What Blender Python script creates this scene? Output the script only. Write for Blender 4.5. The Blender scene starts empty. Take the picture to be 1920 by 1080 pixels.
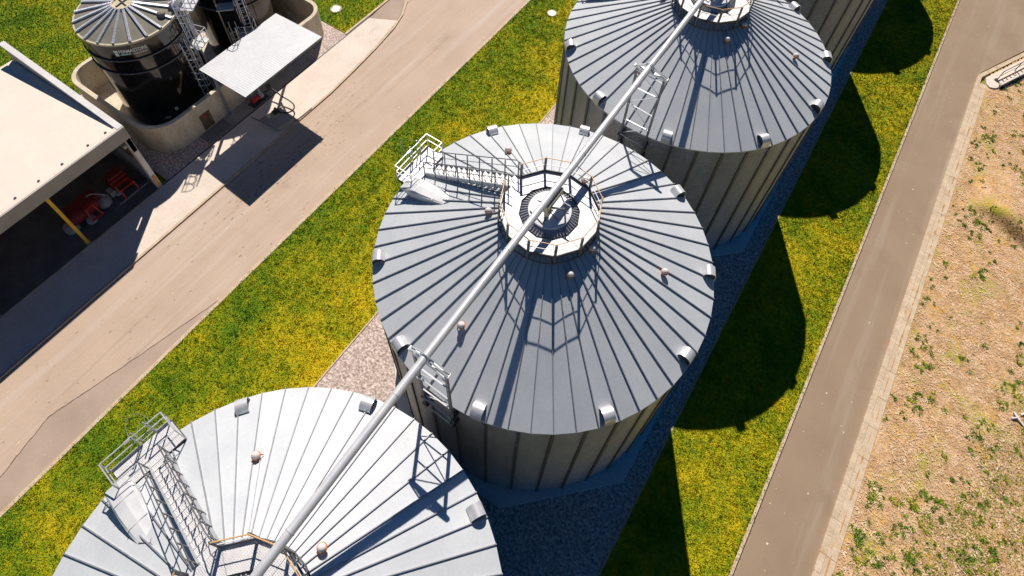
import bpy, math, random
import numpy as np
from mathutils import Vector, Matrix
random.seed(7); rng = np.random.default_rng(11)
SC = bpy.context.scene
COL = SC.collection
R_ = math.radians
PI = math.pi

# ------------------------------------------------------------------ materials
def mat(name, cols, scale=3.0, detail=6.0, rough=0.7, metal=0.0, bump=0.0, bscale=None, ramp=(0.35, 0.65),
        fine=None, stretch=None, spec=None, rvar=0.0, emit=None):
    """two or more colours mixed by noise, an optional finer speckle, and bump"""
    m = bpy.data.materials.new(name); m.use_nodes = True
    nt = m.node_tree; N = nt.nodes; L = nt.links
    b = N['Principled BSDF']
    b.inputs['Roughness'].default_value = rough; b.inputs['Metallic'].default_value = metal
    if spec is not None: b.inputs['Specular IOR Level'].default_value = spec
    tc = N.new('ShaderNodeTexCoord'); co = tc.outputs['Object']
    if stretch:
        mp = N.new('ShaderNodeMapping'); mp.inputs['Scale'].default_value = stretch
        L.new(co, mp.inputs['Vector']); co = mp.outputs['Vector']
    nz = N.new('ShaderNodeTexNoise'); nz.inputs['Scale'].default_value = scale; nz.inputs['Detail'].default_value = detail
    L.new(co, nz.inputs['Vector'])
    rp = N.new('ShaderNodeValToRGB'); els = rp.color_ramp.elements
    k = len(cols)
    pos = [ramp[0] + (ramp[1] - ramp[0]) * i / max(1, k - 1) for i in range(k)]
    els[0].position = pos[0]; els[0].color = (*cols[0], 1)
    els[1].position = pos[-1]; els[1].color = (*cols[-1], 1)
    for i in range(1, k - 1):
        e = els.new(pos[i]); e.color = (*cols[i], 1)
    L.new(nz.outputs['Fac'], rp.inputs['Fac'])
    out = rp.outputs['Color']
    if fine:
        fs, lo, hi = fine
        n2 = N.new('ShaderNodeTexNoise'); n2.inputs['Scale'].default_value = fs; n2.inputs['Detail'].default_value = 3
        L.new(co, n2.inputs['Vector'])
        mr = N.new('ShaderNodeMapRange'); mr.inputs[1].default_value = 0.3; mr.inputs[2].default_value = 0.7
        mr.inputs[3].default_value = lo; mr.inputs[4].default_value = hi
        L.new(n2.outputs['Fac'], mr.inputs[0])
        mx = N.new('ShaderNodeMix'); mx.data_type = 'RGBA'; mx.blend_type = 'MULTIPLY'; mx.inputs[0].default_value = 1
        L.new(out, mx.inputs[6]); L.new(mr.outputs[0], mx.inputs[7]); out = mx.outputs[2]
    L.new(out, b.inputs['Base Color'])
    if rvar:
        mr = N.new('ShaderNodeMapRange'); mr.inputs[3].default_value = rough - rvar; mr.inputs[4].default_value = rough + rvar
        L.new(nz.outputs['Fac'], mr.inputs[0]); L.new(mr.outputs[0], b.inputs['Roughness'])
    if bump:
        n3 = N.new('ShaderNodeTexNoise'); n3.inputs['Scale'].default_value = bscale or scale * 6; n3.inputs['Detail'].default_value = 4
        L.new(co, n3.inputs['Vector'])
        bp = N.new('ShaderNodeBump'); bp.inputs['Strength'].default_value = bump; bp.inputs['Distance'].default_value = 0.05
        L.new(n3.outputs['Fac'], bp.inputs['Height']); L.new(bp.outputs['Normal'], b.inputs['Normal'])
    m['out'] = 1
    return m

def wave_bump(m, freq, axis='Z', strength=0.5, dist=0.02):
    """fine corrugation of a sheet as a wave bump along one object axis"""
    nt = m.node_tree; N = nt.nodes; L = nt.links; b = N['Principled BSDF']
    tc = N.new('ShaderNodeTexCoord'); w = N.new('ShaderNodeTexWave'); w.wave_type = 'BANDS'; w.bands_direction = axis
    w.inputs['Scale'].default_value = freq * 2 * PI / 20 ; w.inputs['Distortion'].default_value = 0
    L.new(tc.outputs['Object'], w.inputs['Vector'])
    bp = N.new('ShaderNodeBump'); bp.inputs['Strength'].default_value = strength; bp.inputs['Distance'].default_value = dist
    L.new(w.outputs['Fac'], bp.inputs['Height'])
    old = b.inputs['Normal'].links
    if old: L.new(old[0].from_socket, bp.inputs['Normal'])
    L.new(bp.outputs['Normal'], b.inputs['Normal'])

M = {}
M['roof'] = mat('galvanised_roof', [(.52, .55, .585), (.59, .62, .645)], .7, 5, .5, .05, .04, 5, (.3, .7), (9, .96, 1.03), rvar=.06)
def roof_panels(m):
    # every panel of the cone weathered a little differently
    nt = m.node_tree; N = nt.nodes; L = nt.links; b = N['Principled BSDF']
    g = N.new('ShaderNodeNewGeometry'); mr = N.new('ShaderNodeMapRange'); mr.inputs[3].default_value = .95; mr.inputs[4].default_value = 1.04
    L.new(g.outputs['Random Per Island'], mr.inputs[0])
    mx = N.new('ShaderNodeMix'); mx.data_type = 'RGBA'; mx.blend_type = 'MULTIPLY'; mx.inputs[0].default_value = 1
    src = b.inputs['Base Color'].links[0].from_socket
    L.new(src, mx.inputs[6]); L.new(mr.outputs[0], mx.inputs[7]); L.new(mx.outputs[2], b.inputs['Base Color'])
roof_panels(M['roof'])
M['rib'] = mat('seam_steel', [(.30, .31, .34), (.38, .39, .42)], 4, 4, .45, .3)
M['wall'] = mat('galvanised_wall', [(.37, .385, .40), (.47, .485, .50)], .8, 6, .42, .4, .0, 5, (.3, .7), (4, .9, 1.06), (1, 1, .35))
wave_bump(M['wall'], 7.0, 'Z', .9, .05)
M['stiff'] = mat('stiffener_steel', [(.10, .105, .11), (.15, .15, .155)], 3, 4, .5, .3)
M['steel'] = mat('galvanised_steel', [(.46, .48, .51), (.60, .61, .63)], 5, 5, .42, .35, .03, 20)
M['pipe'] = mat('galvanised_tube', [(.58, .59, .62), (.68, .69, .71)], 1.6, 5, .4, .25, .02, 12)
M['white'] = mat('white_sheet', [(.72, .73, .74), (.82, .82, .82)], 2, 4, .45, .1)
M['hoodw'] = mat('grey_white_sheet', [(.58, .59, .61), (.68, .69, .70)], 2, 4, .42, .15)
M['vent'] = mat('bright_vent_steel', [(.60, .61, .64), (.72, .73, .75)], 4, 4, .35, .35)
M['dark'] = mat('dark_steel', [(.05, .055, .06), (.09, .095, .10)], 5, 4, .55, .3)
M['screen'] = mat('vent_screen', [(.03, .035, .04), (.06, .065, .07)], 30, 2, .7)
M['post'] = mat('grey_post_steel', [(.11, .11, .12), (.17, .17, .18)], 4, 4, .5, .3)
M['rail_y'] = mat('ochre_rail_paint', [(.70, .38, .13), (.76, .46, .20)], 6, 3, .45)
M['cream'] = mat('beige_cast_steel', [(.5, .44, .30), (.62, .55, .40)], 5, 4, .5)
M['orange'] = mat('orange_plastic', [(.75, .19, .04), (.82, .25, .06)], 8, 2, .4)
M['dome'] = mat('white_dome_plastic', [(.72, .68, .64), (.8, .76, .73)], 8, 2, .3)
M['conc'] = mat('pale_concrete', [(.66, .57, .49), (.76, .67, .59)], .55, 8, .85, 0, .10, 14, (.3, .7), (7, .93, 1.05))
M['bund'] = mat('bund_concrete', [(.57, .49, .37), (.74, .66, .53)], 1.3, 8, .85, 0, .12, 10, (.3, .7), (9, .86, 1.08), (1, 1, .35))
M['padc'] = mat('pad_concrete', [(.58, .57, .55), (.72, .70, .67)], .9, 7, .85, 0, .1, 12, (.3, .7), (8, .9, 1.06))
M['slab'] = mat('grey_concrete', [(.30, .28, .26), (.42, .39, .36)], .8, 8, .85, 0, .1, 12, (.3, .7), (8, .85, 1.08))
M['plank'] = mat('grey_plank', [(.20, .19, .18), (.29, .27, .25)], 2, 6, .85, 0, .2, 8, (.3, .7), (6, .85, 1.1), (4, .5, 1))
M['kerb'] = mat('kerb_concrete', [(.52, .40, .27), (.68, .55, .40)], 1.6, 8, .85, 0, .15, 14, (.3, .7), (11, .82, 1.08))
M['asph1'] = mat('dusty_asphalt', [(.47, .355, .27), (.55, .42, .325)], .35, 9, .88, 0, .12, 60, (.28, .72), (26, .92, 1.06))
M['asph3'] = mat('patched_asphalt', [(.36, .275, .215), (.46, .355, .28)], .5, 9, .88, 0, .12, 60, (.28, .72), (22, .9, 1.07))
M['asph2'] = mat('grey_asphalt', [(.285, .205, .138), (.33, .242, .165)], .3, 9, .88, 0, .10, 60, (.28, .72), (28, .92, 1.06))
M['crack'] = mat('tar_crack', [(.10, .075, .055), (.16, .12, .09)], 3, 4, .8)
M['gravel'] = mat('pink_gravel', [(.30, .23, .20), (.54, .43, .38), (.76, .65, .58)], 7, 8, .9, 0, 1.0, 12, (.32, .66), (10, .62, 1.18))
M['black'] = mat('black_enamel', [(.006, .006, .006), (.012, .011, .010)], 2, 5, .09, 0, 0, None, (.3, .7), None, None, .8)
M['membrane'] = mat('tank_roof_membrane', [(.165, .155, .125), (.225, .21, .17)], 1.2, 7, .8, 0, .08, 12, (.3, .7), (10, .9, 1.06))
M['beam'] = mat('bright_beam_steel', [(.60, .64, .70), (.74, .77, .82)], 6, 4, .35, .35)
M['shroof'] = mat('cream_roof_sheet', [(.74, .65, .56), (.78, .69, .60)], .5, 8, .7, 0, .03, 8, (.3, .7), (2.5, .97, 1.02))
M['fascia'] = mat('grey_fascia', [(.36, .335, .305), (.43, .40, .365)], .9, 6, .7, 0, .05, 8)
M['paint'] = mat('pale_paint', [(.62, .61, .60), (.72, .7, .68)], 2, 6, .7, 0, .05, 8)
M['rust'] = mat('rusted_plate', [(.5, .22, .07), (.62, .36, .16)], 6, 6, .8)
M['yellow'] = mat('yellow_post_paint', [(.78, .42, .015), (.85, .50, .03)], 3, 5, .5)
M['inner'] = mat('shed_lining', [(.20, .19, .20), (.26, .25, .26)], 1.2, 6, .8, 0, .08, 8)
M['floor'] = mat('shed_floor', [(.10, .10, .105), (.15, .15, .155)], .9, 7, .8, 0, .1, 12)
M['red'] = mat('red_machine_paint', [(.42, .022, .014), (.54, .035, .02)], 4, 4, .4)
M['redd'] = mat('dull_red_cover', [(.17, .012, .012), (.23, .018, .015)], 4, 4, .55)
M['mgrey'] = mat('machine_grey', [(.33, .33, .34), (.44, .44, .45)], 5, 4, .6)
M['canopy'] = mat('white_roof_sheet', [(.57, .59, .62), (.64, .66, .685)], 1.1, 6, .5, .05, .02, 10, (.3, .7), (5, .95, 1.03))
M['bluepost'] = mat('blue_grey_post', [(.20, .24, .30), (.27, .31, .37)], 4, 4, .5, .2)
M['hose'] = mat('black_rubber', [(.025, .022, .02), (.045, .04, .036)], 9, 3, .55)
M['door'] = mat('rusty_door', [(.10, .065, .04), (.19, .12, .07)], 4, 7, .7, 0, .2, 18)
M['letter'] = mat('white_letter', [(.88, .88, .88), (.92, .92, .92)], 4, 2, .5)
M['mint'] = mat('mint_letter', [(.35, .62, .55), (.42, .68, .6)], 4, 2, .5)
M['rough'] = mat('straw_earth', [(.42, .24, .095), (.58, .36, .18), (.70, .47, .29)], 1.1, 10, .95, 0, .8, 9, (.28, .7), (9, .72, 1.18))
def patches(m, col, scale, lo, hi, seed, st=(1, 1, 1)):
    nt = m.node_tree; N = nt.nodes; L = nt.links; b = N['Principled BSDF']
    tc = N.new('ShaderNodeTexCoord'); mp = N.new('ShaderNodeMapping'); mp.inputs['Location'].default_value = (seed, seed * 2.3, 0); mp.inputs['Scale'].default_value = st
    n = N.new('ShaderNodeTexNoise'); n.inputs['Scale'].default_value = scale; n.inputs['Detail'].default_value = 9; n.inputs['Roughness'].default_value = .65
    L.new(tc.outputs['Object'], mp.inputs['Vector']); L.new(mp.outputs['Vector'], n.inputs['Vector'])
    mr = N.new('ShaderNodeMapRange'); mr.inputs[1].default_value = lo; mr.inputs[2].default_value = hi
    L.new(n.outputs['Fac'], mr.inputs[0])
    mx = N.new('ShaderNodeMix'); mx.data_type = 'RGBA'; src = b.inputs['Base Color'].links[0].from_socket
    L.new(mr.outputs[0], mx.inputs[0]); L.new(src, mx.inputs[6]); mx.inputs[7].default_value = (*col, 1)
    L.new(mx.outputs[2], b.inputs['Base Color'])
patches(M['rough'], (.62, .36, .07), .8, .50, .68, 3.1)
patches(M['rough'], (.40, .36, .04), .5, .53, .66, 8.7)
patches(M['rough'], (.28, .17, .08), 2.8, .60, .74, 5.5)
patches(M['asph1'], (.34, .27, .21), .30, .60, .85, 5.0)
patches(M['asph1'], (.72, .62, .54), 2.2, .68, .78, 1.0)
patches(M['asph2'], (.42, .35, .28), 2.6, .70, .78, 2.0)
patches(M['asph1'], (.56, .47, .40), 1.1, .50, .70, 2.4, (1, .05, 1))
patches(M['asph1'], (.36, .28, .21), 1.6, .58, .74, 7.7, (1, .04, 1))
patches(M['asph1'], (.20, .15, .11), 3.2, .70, .80, 3.3, (1, .5, 1))
patches(M['asph2'], (.36, .29, .22), 1.2, .52, .72, 5.1, (1, .04, 1))
patches(M['asph2'], (.255, .18, .12), .45, .55, .8, 9.1)
patches(M['kerb'], (.52, .26, .07), 2.2, .60, .72, 1.7, (1, .3, 1))
patches(M['conc'], (.56, .42, .30), .7, .60, .78, 8.2, (1.6, .4, 1))
patches(M['roof'], (.50, .50, .50), 2.6, .64, .80, 2.2, (1, 1, 1))
patches(M['wall'], (.27, .26, .24), 1.1, .55, .75, 4.4, (1, 1, .15))
patches(M['conc'], (.52, .44, .36), .5, .60, .80, 4.0)
patches(M['bund'], (.33, .27, .19), .8, .58, .75, 6.0)
M['chip'] = mat('straw_chip', [(.52, .34, .18), (.88, .69, .48)], 2, 4, .9)
M['weed'] = mat('weed_leaf', [(.10, .19, .015), (.24, .36, .02), (.50, .48, .03)], 1.0, 4, .8)
M['bone'] = mat('white_scrap', [(.78, .74, .70), (.84, .81, .78)], 6, 3, .6)
M['gdirt'] = mat('gutter_dirt', [(.36, .19, .07), (.55, .34, .15)], 5, 5, .95)
M['soil'] = mat('dark_soil', [(.10, .07, .04), (.16, .11, .06)], 3, 6, .95, 0, .3, 12)

def grass_mat(name, blade):
    m = bpy.data.materials.new(name); m.use_nodes = True
    nt = m.node_tree; N = nt.nodes; L = nt.links; b = N['Principled BSDF']
    b.inputs['Roughness'].default_value = .85; b.inputs['Specular IOR Level'].default_value = .2
    tc = N.new('ShaderNodeTexCoord')
    def noise(s, d=4):
        n = N.new('ShaderNodeTexNoise'); n.inputs['Scale'].default_value = s; n.inputs['Detail'].default_value = d
        L.new(tc.outputs['Object'], n.inputs['Vector']); return n.outputs['Fac']
    def math_(op, a, c):
        q = N.new('ShaderNodeMath'); q.operation = op
        for i, v in enumerate((a, c)):
            if isinstance(v, (int, float)): q.inputs[i].default_value = v
            else: L.new(v, q.inputs[i])
        return q.outputs[0]
    # drier, yellower grass towards the gravel bed; greener by the road
    sx = N.new('ShaderNodeSeparateXYZ'); L.new(tc.outputs['Object'], sx.inputs[0])
    dr = N.new('ShaderNodeMapRange'); dr.inputs[1].default_value = -14.5; dr.inputs[2].default_value = -8.6
    dr.inputs[3].default_value = -.02; dr.inputs[4].default_value = .34
    L.new(sx.outputs['X'], dr.inputs[0])
    d2 = N.new('ShaderNodeMapRange'); d2.inputs[1].default_value = -8; d2.inputs[2].default_value = 8.5
    d2.inputs[3].default_value = 0; d2.inputs[4].default_value = -.20
    L.new(sx.outputs['X'], d2.inputs[0])
    a = math_('MULTIPLY', noise(.33, 3), .95)
    c = math_('MULTIPLY', noise(1.5, 5), .75)
    e = math_('MULTIPLY', noise(5.0, 4), .85)
    s = math_('ADD', math_('ADD', a, c), e)
    s = math_('ADD', s, dr.outputs[0]); s = math_('ADD', s, d2.outputs[0])
    if blade:
        g = N.new('ShaderNodeNewGeometry')
        s = math_('ADD', s, math_('MULTIPLY', math_('SUBTRACT', g.outputs['Random Per Island'], .5), .26))
    s = math_('SUBTRACT', s, .78)
    rp = N.new('ShaderNodeValToRGB'); E = rp.color_ramp.elements
    E[0].position = .10; E[0].color = (.07, .145, .005, 1)
    E[1].position = .95; E[1].color = (.62, .47, .011, 1)
    for p_, c_ in ((.34, (.125, .22, .006)), (.55, (.25, .29, .006)), (.75, (.42, .375, .008))):
        x = E.new(p_); x.color = (*c_, 1)
    L.new(s, rp.inputs['Fac']); L.new(rp.outputs['Color'], b.inputs['Base Color'])
    if not blade:
        bp = N.new('ShaderNodeBump'); bp.inputs['Strength'].default_value = .9; bp.inputs['Distance'].default_value = .1
        L.new(noise(14, 4), bp.inputs['Height']); L.new(bp.outputs['Normal'], b.inputs['Normal'])
    return m
M['grass'] = grass_mat('lawn_ground', False)
M['blade'] = grass_mat('grass_blades', True)

def perforated():
    m = mat('perforated_plate', [(.66, .66, .67), (.76, .76, .77)], 3, 4, .5, .1)
    nt = m.node_tree; N = nt.nodes; L = nt.links; b = N['Principled BSDF']; o = N['Material Output']
    tc = N.new('ShaderNodeTexCoord'); v = N.new('ShaderNodeTexVoronoi'); v.inputs['Scale'].default_value = 17; v.inputs['Randomness'].default_value = .12
    v.voronoi_dimensions = '2D'; L.new(tc.outputs['Object'], v.inputs['Vector'])
    lt = N.new('ShaderNodeMath'); lt.operation = 'LESS_THAN'; lt.inputs[1].default_value = .19
    L.new(v.outputs['Distance'], lt.inputs[0])
    t = N.new('ShaderNodeBsdfTransparent'); mx = N.new('ShaderNodeMixShader')
    L.new(lt.outputs[0], mx.inputs[0]); L.new(b.outputs[0], mx.inputs[1]); L.new(t.outputs[0], mx.inputs[2])
    L.new(mx.outputs[0], o.inputs['Surface'])
    return m
M['perf'] = perforated()

# ------------------------------------------------------------------ mesh builder
class MB:
    def __init__(self): self.v = []; self.f = []; self.mi = []; self.cur = 0
    def face(self, idx): self.f.append(tuple(idx)); self.mi.append(self.cur)
    def add(self, vs, fs):
        o = len(self.v); self.v += [tuple(p) for p in vs]
        for q in fs: self.face([o + i for i in q])
    def box(self, c, s, rot=None):
        x, y, z = s[0] / 2, s[1] / 2, s[2] / 2
        vs = [Vector(p) for p in ((-x, -y, -z), (x, -y, -z), (x, y, -z), (-x, y, -z), (-x, -y, z), (x, -y, z), (x, y, z), (-x, y, z))]
        if rot is not None: vs = [rot @ p for p in vs]
        c = Vector(c)
        self.add([p + c for p in vs], [(3, 2, 1, 0), (4, 5, 6, 7), (0, 1, 5, 4), (1, 2, 6, 5), (2, 3, 7, 6), (3, 0, 4, 7)])
    def box2(self, a, b):
        self.box([(a[i] + b[i]) / 2 for i in range(3)], [abs(b[i] - a[i]) for i in range(3)])
    def _frame(self, d, up=None):
        d = d.normalized(); u = Vector(up) if up else (Vector((0, 0, 1)) if abs(d.z) < .95 else Vector((1, 0, 0)))
        s = d.cross(u).normalized(); u = s.cross(d).normalized(); return d, s, u
    def bar(self, p, q, w, h, up=None):
        p = Vector(p); q = Vector(q); d, s, u = self._frame(q - p, up)
        vs = []
        for e in (p, q):
            for a, b in ((-1, -1), (1, -1), (1, 1), (-1, 1)): vs.append(e + s * (a * w / 2) + u * (b * h / 2))
        self.add(vs, [(3, 2, 1, 0), (4, 5, 6, 7), (0, 1, 5, 4), (1, 2, 6, 5), (2, 3, 7, 6), (3, 0, 4, 7)])
    def tube(self, pts, r, n=8, closed=False, cap=True):
        pts = [Vector(p) for p in pts]; k = len(pts); rings = []
        up = None
        for i, p in enumerate(pts):
            if closed: d = pts[(i + 1) % k] - pts[i - 1]
            else: d = pts[min(i + 1, k - 1)] - pts[max(i - 1, 0)]
            d, s, u = self._frame(d, up)
            up = tuple(u)
            o = len(self.v); rings.append(o)
            for j in range(n):
                a = 2 * PI * j / n; self.v.append(tuple(p + (s * math.cos(a) + u * math.sin(a)) * r))
        for i in range(k if closed else k - 1):
            a, b = rings[i], rings[(i + 1) % k]
            for j in range(n): self.face((a + j, a + (j + 1) % n, b + (j + 1) % n, b + j))
        if cap and not closed:
            self.face([rings[0] + j for j in range(n)][::-1]); self.face([rings[-1] + j for j in range(n)])
    def prism(self, poly, z0, z1):
        k = len(poly)
        zz0 = z0 if hasattr(z0, '__len__') else [z0] * k; zz1 = z1 if hasattr(z1, '__len__') else [z1] * k
        vs = [(x, y, zz0[i]) for i, (x, y) in enumerate(poly)] + [(x, y, zz1[i]) for i, (x, y) in enumerate(poly)]
        fs = [tuple(range(k - 1, -1, -1)), tuple(range(k, 2 * k))] + [(i, (i + 1) % k, k + (i + 1) % k, k + i) for i in range(k)]
        self.add(vs, fs)
    def lathe(self, prof, n=48, c=(0, 0), a0=0.0):
        o = len(self.v)
        for r, z in prof:
            for j in range(n):
                a = a0 + 2 * PI * j / n; self.v.append((c[0] + r * math.cos(a), c[1] + r * math.sin(a), z))
        for i in range(len(prof) - 1):
            for j in range(n):
                self.face((o + i * n + j, o + i * n + (j + 1) % n, o + (i + 1) * n + (j + 1) % n, o + (i + 1) * n + j))
    def disc(self, r, z, n=48, c=(0, 0), a0=0.0, down=False):
        o = len(self.v)
        for j in range(n):
            a = a0 + 2 * PI * j / n; self.v.append((c[0] + r * math.cos(a), c[1] + r * math.sin(a), z))
        f = list(range(o, o + n)); self.face(f[::-1] if down else f)
    def build(self, name, mats, parent=None, smooth=None, loc=None):
        me = bpy.data.meshes.new(name)
        me.from_pydata(self.v, [], self.f); me.update()
        mats = mats if isinstance(mats, (list, tuple)) else [mats]
        for m in mats: me.materials.append(M[m])
        if len(mats) > 1: me.polygons.foreach_set('material_index', self.mi)
        if smooth:
            me.polygons.foreach_set('use_smooth', [True] * len(self.f)); me.set_sharp_from_angle(angle=R_(smooth))
        o = bpy.data.objects.new(name, me); COL.objects.link(o)
        if parent: o.parent = parent
        if loc: o.location = loc
        return o

def empty(name, label, cat, loc=(0, 0, 0), rz=0, group=None):
    o = bpy.data.objects.new(name, None); COL.objects.link(o); o.location = loc; o.rotation_euler.z = rz
    o.empty_display_size = .2
    return tag(o, label, cat, group)
def tag(o, label, cat, group=None):
    o['label'] = label; o['category'] = cat
    if group: o['group'] = group
    return o
def struct(o): o['kind'] = 'structure'; return o
def copy_tree(o, parent=None):
    c = o.copy(); COL.objects.link(c)
    if parent: c.parent = parent
    for ch in list(o.children): copy_tree(ch, c)
    return c
def rect(x0, y0, x1, y1): return [(x0, y0), (x1, y0), (x1, y1), (x0, y1)]
def pol(r, a): return (r * math.cos(R_(a)), r * math.sin(R_(a)))

# ------------------------------------------------------------------ camera, light, world
cp, sp = math.cos(.905159), math.sin(.905159); cr, sr = math.cos(.0484068), math.sin(.0484068)
th = R_(57.9442); t_ = (math.cos(th), math.sin(th)); n_ = (t_[1], -t_[0])
def uvw(v): return Vector((v[0] * n_[0] + v[1] * n_[1], v[0] * t_[0] + v[1] * t_[1], v[2]))
fw = Vector((0, cp, -sp)); r0 = Vector((1, 0, 0)); u0 = Vector((0, sp, cp))
rr = r0 * cr + u0 * sr; uu = r0 * -sr + u0 * cr
fw, rr, uu = uvw(fw), uvw(rr), uvw(uu)
cam = bpy.data.cameras.new('camera'); co = bpy.data.objects.new('camera', cam); COL.objects.link(co)
mw = Matrix(((rr.x, uu.x, -fw.x, 6.021), (rr.y, uu.y, -fw.y, -12.681), (rr.z, uu.z, -fw.z, 37.063), (0, 0, 0, 1)))
co.matrix_world = mw
cam.sensor_width = 36; cam.lens = 1252.42 / 1920 * 36; cam.shift_y = -(540 - 252.51) / 1920
cam.clip_end = 3000; cam.clip_start = .5
SC.camera = co

sun_to = Vector((-.5217, .7723, 1.0)).normalized()
elev = math.asin(sun_to.z)
sl = bpy.data.lights.new('sun', 'SUN'); so = bpy.data.objects.new('sun', sl); COL.objects.link(so)
sl.energy = 5.0; sl.angle = R_(.5); sl.color = (1, .91, .81)
so.rotation_euler = (-sun_to).to_track_quat('-Z', 'Y').to_euler(); so.location = (0, 0, 60)
w = bpy.data.worlds.new('World'); SC.world = w; w.use_nodes = True
N = w.node_tree.nodes; L = w.node_tree.links
sky = N.new('ShaderNodeTexSky'); sky.sky_type = 'NISHITA'; sky.sun_disc = False
sky.sun_elevation = elev; sky.sun_rotation = math.atan2(sun_to.x, sun_to.y)
sky.air_density = .62; sky.dust_density = .1; sky.ozone_density = 5
hs_ = N.new('ShaderNodeHueSaturation'); hs_.inputs['Saturation'].default_value = 1.5
L.new(sky.outputs[0], hs_.inputs['Color']); L.new(hs_.outputs[0], N['Background'].inputs[0]); N['Background'].inputs[1].default_value = .05
vs = SC.view_settings; vs.view_transform = 'Standard'; vs.look = 'None'; vs.exposure = 0.18; vs.gamma = 1
SC.cycles.use_denoising = True; SC.cycles.max_bounces = 6; SC.cycles.transparent_max_bounces = 8

# ------------------------------------------------------------------ setting: ground, lawns, roads
def sheet(name, poly, z0, z1, m):
    b = MB(); b.prism(poly, z0, z1); return struct(b.build(name, m))
b = MB(); b.add([(-900, -900, -.25), (900, -900, -.25), (900, 900, -.25), (-900, 900, -.25)], [(0, 1, 2, 3)])
struct(b.build('ground', 'grass'))
sheet('lawn_by_service_road', rect(-16.22, -70, -8.45, 110), -.24, 0, 'grass')
sheet('lawn_by_lane', rect(8.6, -70, 13.6, 110), -.24, 0, 'grass')
sheet('lawn_behind_shed', [(-90, -70), (-37.6, -70), (-37.6, -4.4), (-36.9, -4.4), (-36.9, 12.75), (-25.95, 12.75), (-25.95, 110), (-90, 110)], -.24, 0, 'grass')
sheet('gravel_bed', rect(-8.37, -70, 8.52, 110), -.24, -.03, 'gravel')
for x, nm, w_ in ((-8.41, 'gravel_edging', .07), (8.56, 'gravel_edging', .07)):
    sheet(nm, rect(x - w_ / 2, -70, x + w_ / 2, 110), -.23, .02, 'kerb')
# service road on the left, with its newer strip by the lawn
sheet('service_road', [(-31, -70), (-16.42, -70), (-16.42, 110), (-31, 110), (-31, 40), (-25.85, 40), (-25.85, -70)][1:6] + [(-25.85, 40), (-25.85, -70)], -.24, -.10, 'asph1')
PATCH = [(-16.43, -7.91), (-17.2, -11.4), (-18.01, -15.04), (-18.35, -16.4), (-18.6, -17.43), (-18.3, -18.9), (-17.95, -20.41), (-17.4, -30), (-16.43, -30)]
sheet('road_patch', PATCH, -.2, -.094, 'asph3')
b = MB()
for i in range(len(PATCH) - 2):
    a_, c_ = PATCH[i], PATCH[i + 1]
    k = 8
    pts = [(a_[0] + (c_[0] - a_[0]) * j / k + random.uniform(-.03, .03) * (0 < j < k), a_[1] + (c_[1] - a_[1]) * j / k) for j in range(k + 1)]
    for p, q in zip(pts[:-1], pts[1:]): b.bar((*p, -.0915), (*q, -.0915), random.uniform(.035, .06), .004)
struct(b.build('road_crack', 'crack'))
sheet('road_kerb', rect(-16.42, -70, -16.22, 110), -.24, .03, 'kerb')
# concrete apron in front of the shed and tanks
AP = [(-25.6, -70), (-22.62, -70), (-22.6, 7.5), (-22.8, 10.2), (-23.05, 12.9), (-23.4, 15.4), (-23.62, 16.3), (-25.62, 15.2), (-25.62, 2.0)]
sheet('concrete_apron', AP, -.24, -.02, 'conc')
b = MB()
EK = [(-22.53, -70), (-22.51, 7.5), (-22.7, 10.25), (-22.95, 12.95), (-23.3, 15.5), (-23.75, 17.1), (-24.5, 18.6), (-26.2, 20.4)]
for p, q in zip(EK[:-1], EK[1:]): b.bar((*p, -.10), (*q, -.10), .16, .2)
struct(b.build('apron_kerb', 'kerb'))
sheet('ramp', [(-23.66, 16.33), (-25.6, 15.26), (-25.8, 17.8), (-25.9, 19.8), (-24.62, 18.4), (-23.9, 17.1)], -.24, -.04, 'asph3')
sheet('drain_channel', rect(-25.72, -70, -25.64, 15.2), -.24, -.015, 'dark')
sheet('lawn_kerb', rect(-25.93, 12.7, -25.76, 30), -.24, .04, 'kerb')
sheet('gravel_strip', [(-36.85, -4.35), (-25.74, -4.35), (-25.74, 12.7), (-36.85, 12.7)], -.24, -.03, 'gravel')
sheet('tank_walkway', [(-27.0, 1.32), (-25.76, 1.32), (-25.76, 9.2), (-27.0, 9.2)], -.23, -.012, 'slab')
b = MB()
for i in range(4): b.box2((-27.05 + i * .32, -.75, -.2), (-26.76 + i * .32, 1.29, -.008))
struct(b.build('plank_walkway', 'plank'))
# lane on the right with kerbs
LN = [(13.72, -70), (16.86, -70), (16.86, 37.9), (17.0, 38.6), (19.5, 43.45), (26, 55.8), (34, 70), (34, 110), (13.72, 110)]
sheet('lane', LN, -.24, -.10, 'asph2')
sheet('lane_kerb', rect(13.6, -70, 13.75, 110), -.24, .03, 'kerb')
def strip(name, a, c, z0, z1, m, seg=.9, gap=.012):
    """kerb run split into cast lengths with thin joints"""
    b = MB(); bx0, by0, bx1, by1 = a[0], a[1], c[0], c[1]
    y = by0
    while y < by1:
        e = min(y + seg, by1); b.box2((bx0, y, z0), (bx1, e - gap, z1 + random.uniform(-.004, .004))); y = e
    return struct(b.build(name, m))
strip('lane_kerb_stones', (16.86, -40), (17.16, 38.05), -.2, .02, 'kerb')
strip('lane_gutter', (17.17, -40), (17.68, 37.3), -.2, -.01, 'kerb', 1.8, .02)
b = MB(); y = -20.
while y < 37:
    l_ = random.uniform(.2, 1.6); w0 = random.uniform(.02, .07); x = 17.40 + random.uniform(-.03, .04)
    b.prism([(x - w0 * .3, y), (x + w0 * .6, y + l_ * .1), (x + w0, y + l_ * .6), (x + w0 * .2, y + l_), (x - w0 * .7, y + l_ * .55)], -.03, -.004)
    y += l_ + random.uniform(0, .9)
struct(b.build('gutter_dirt', 'gdirt'))
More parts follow.
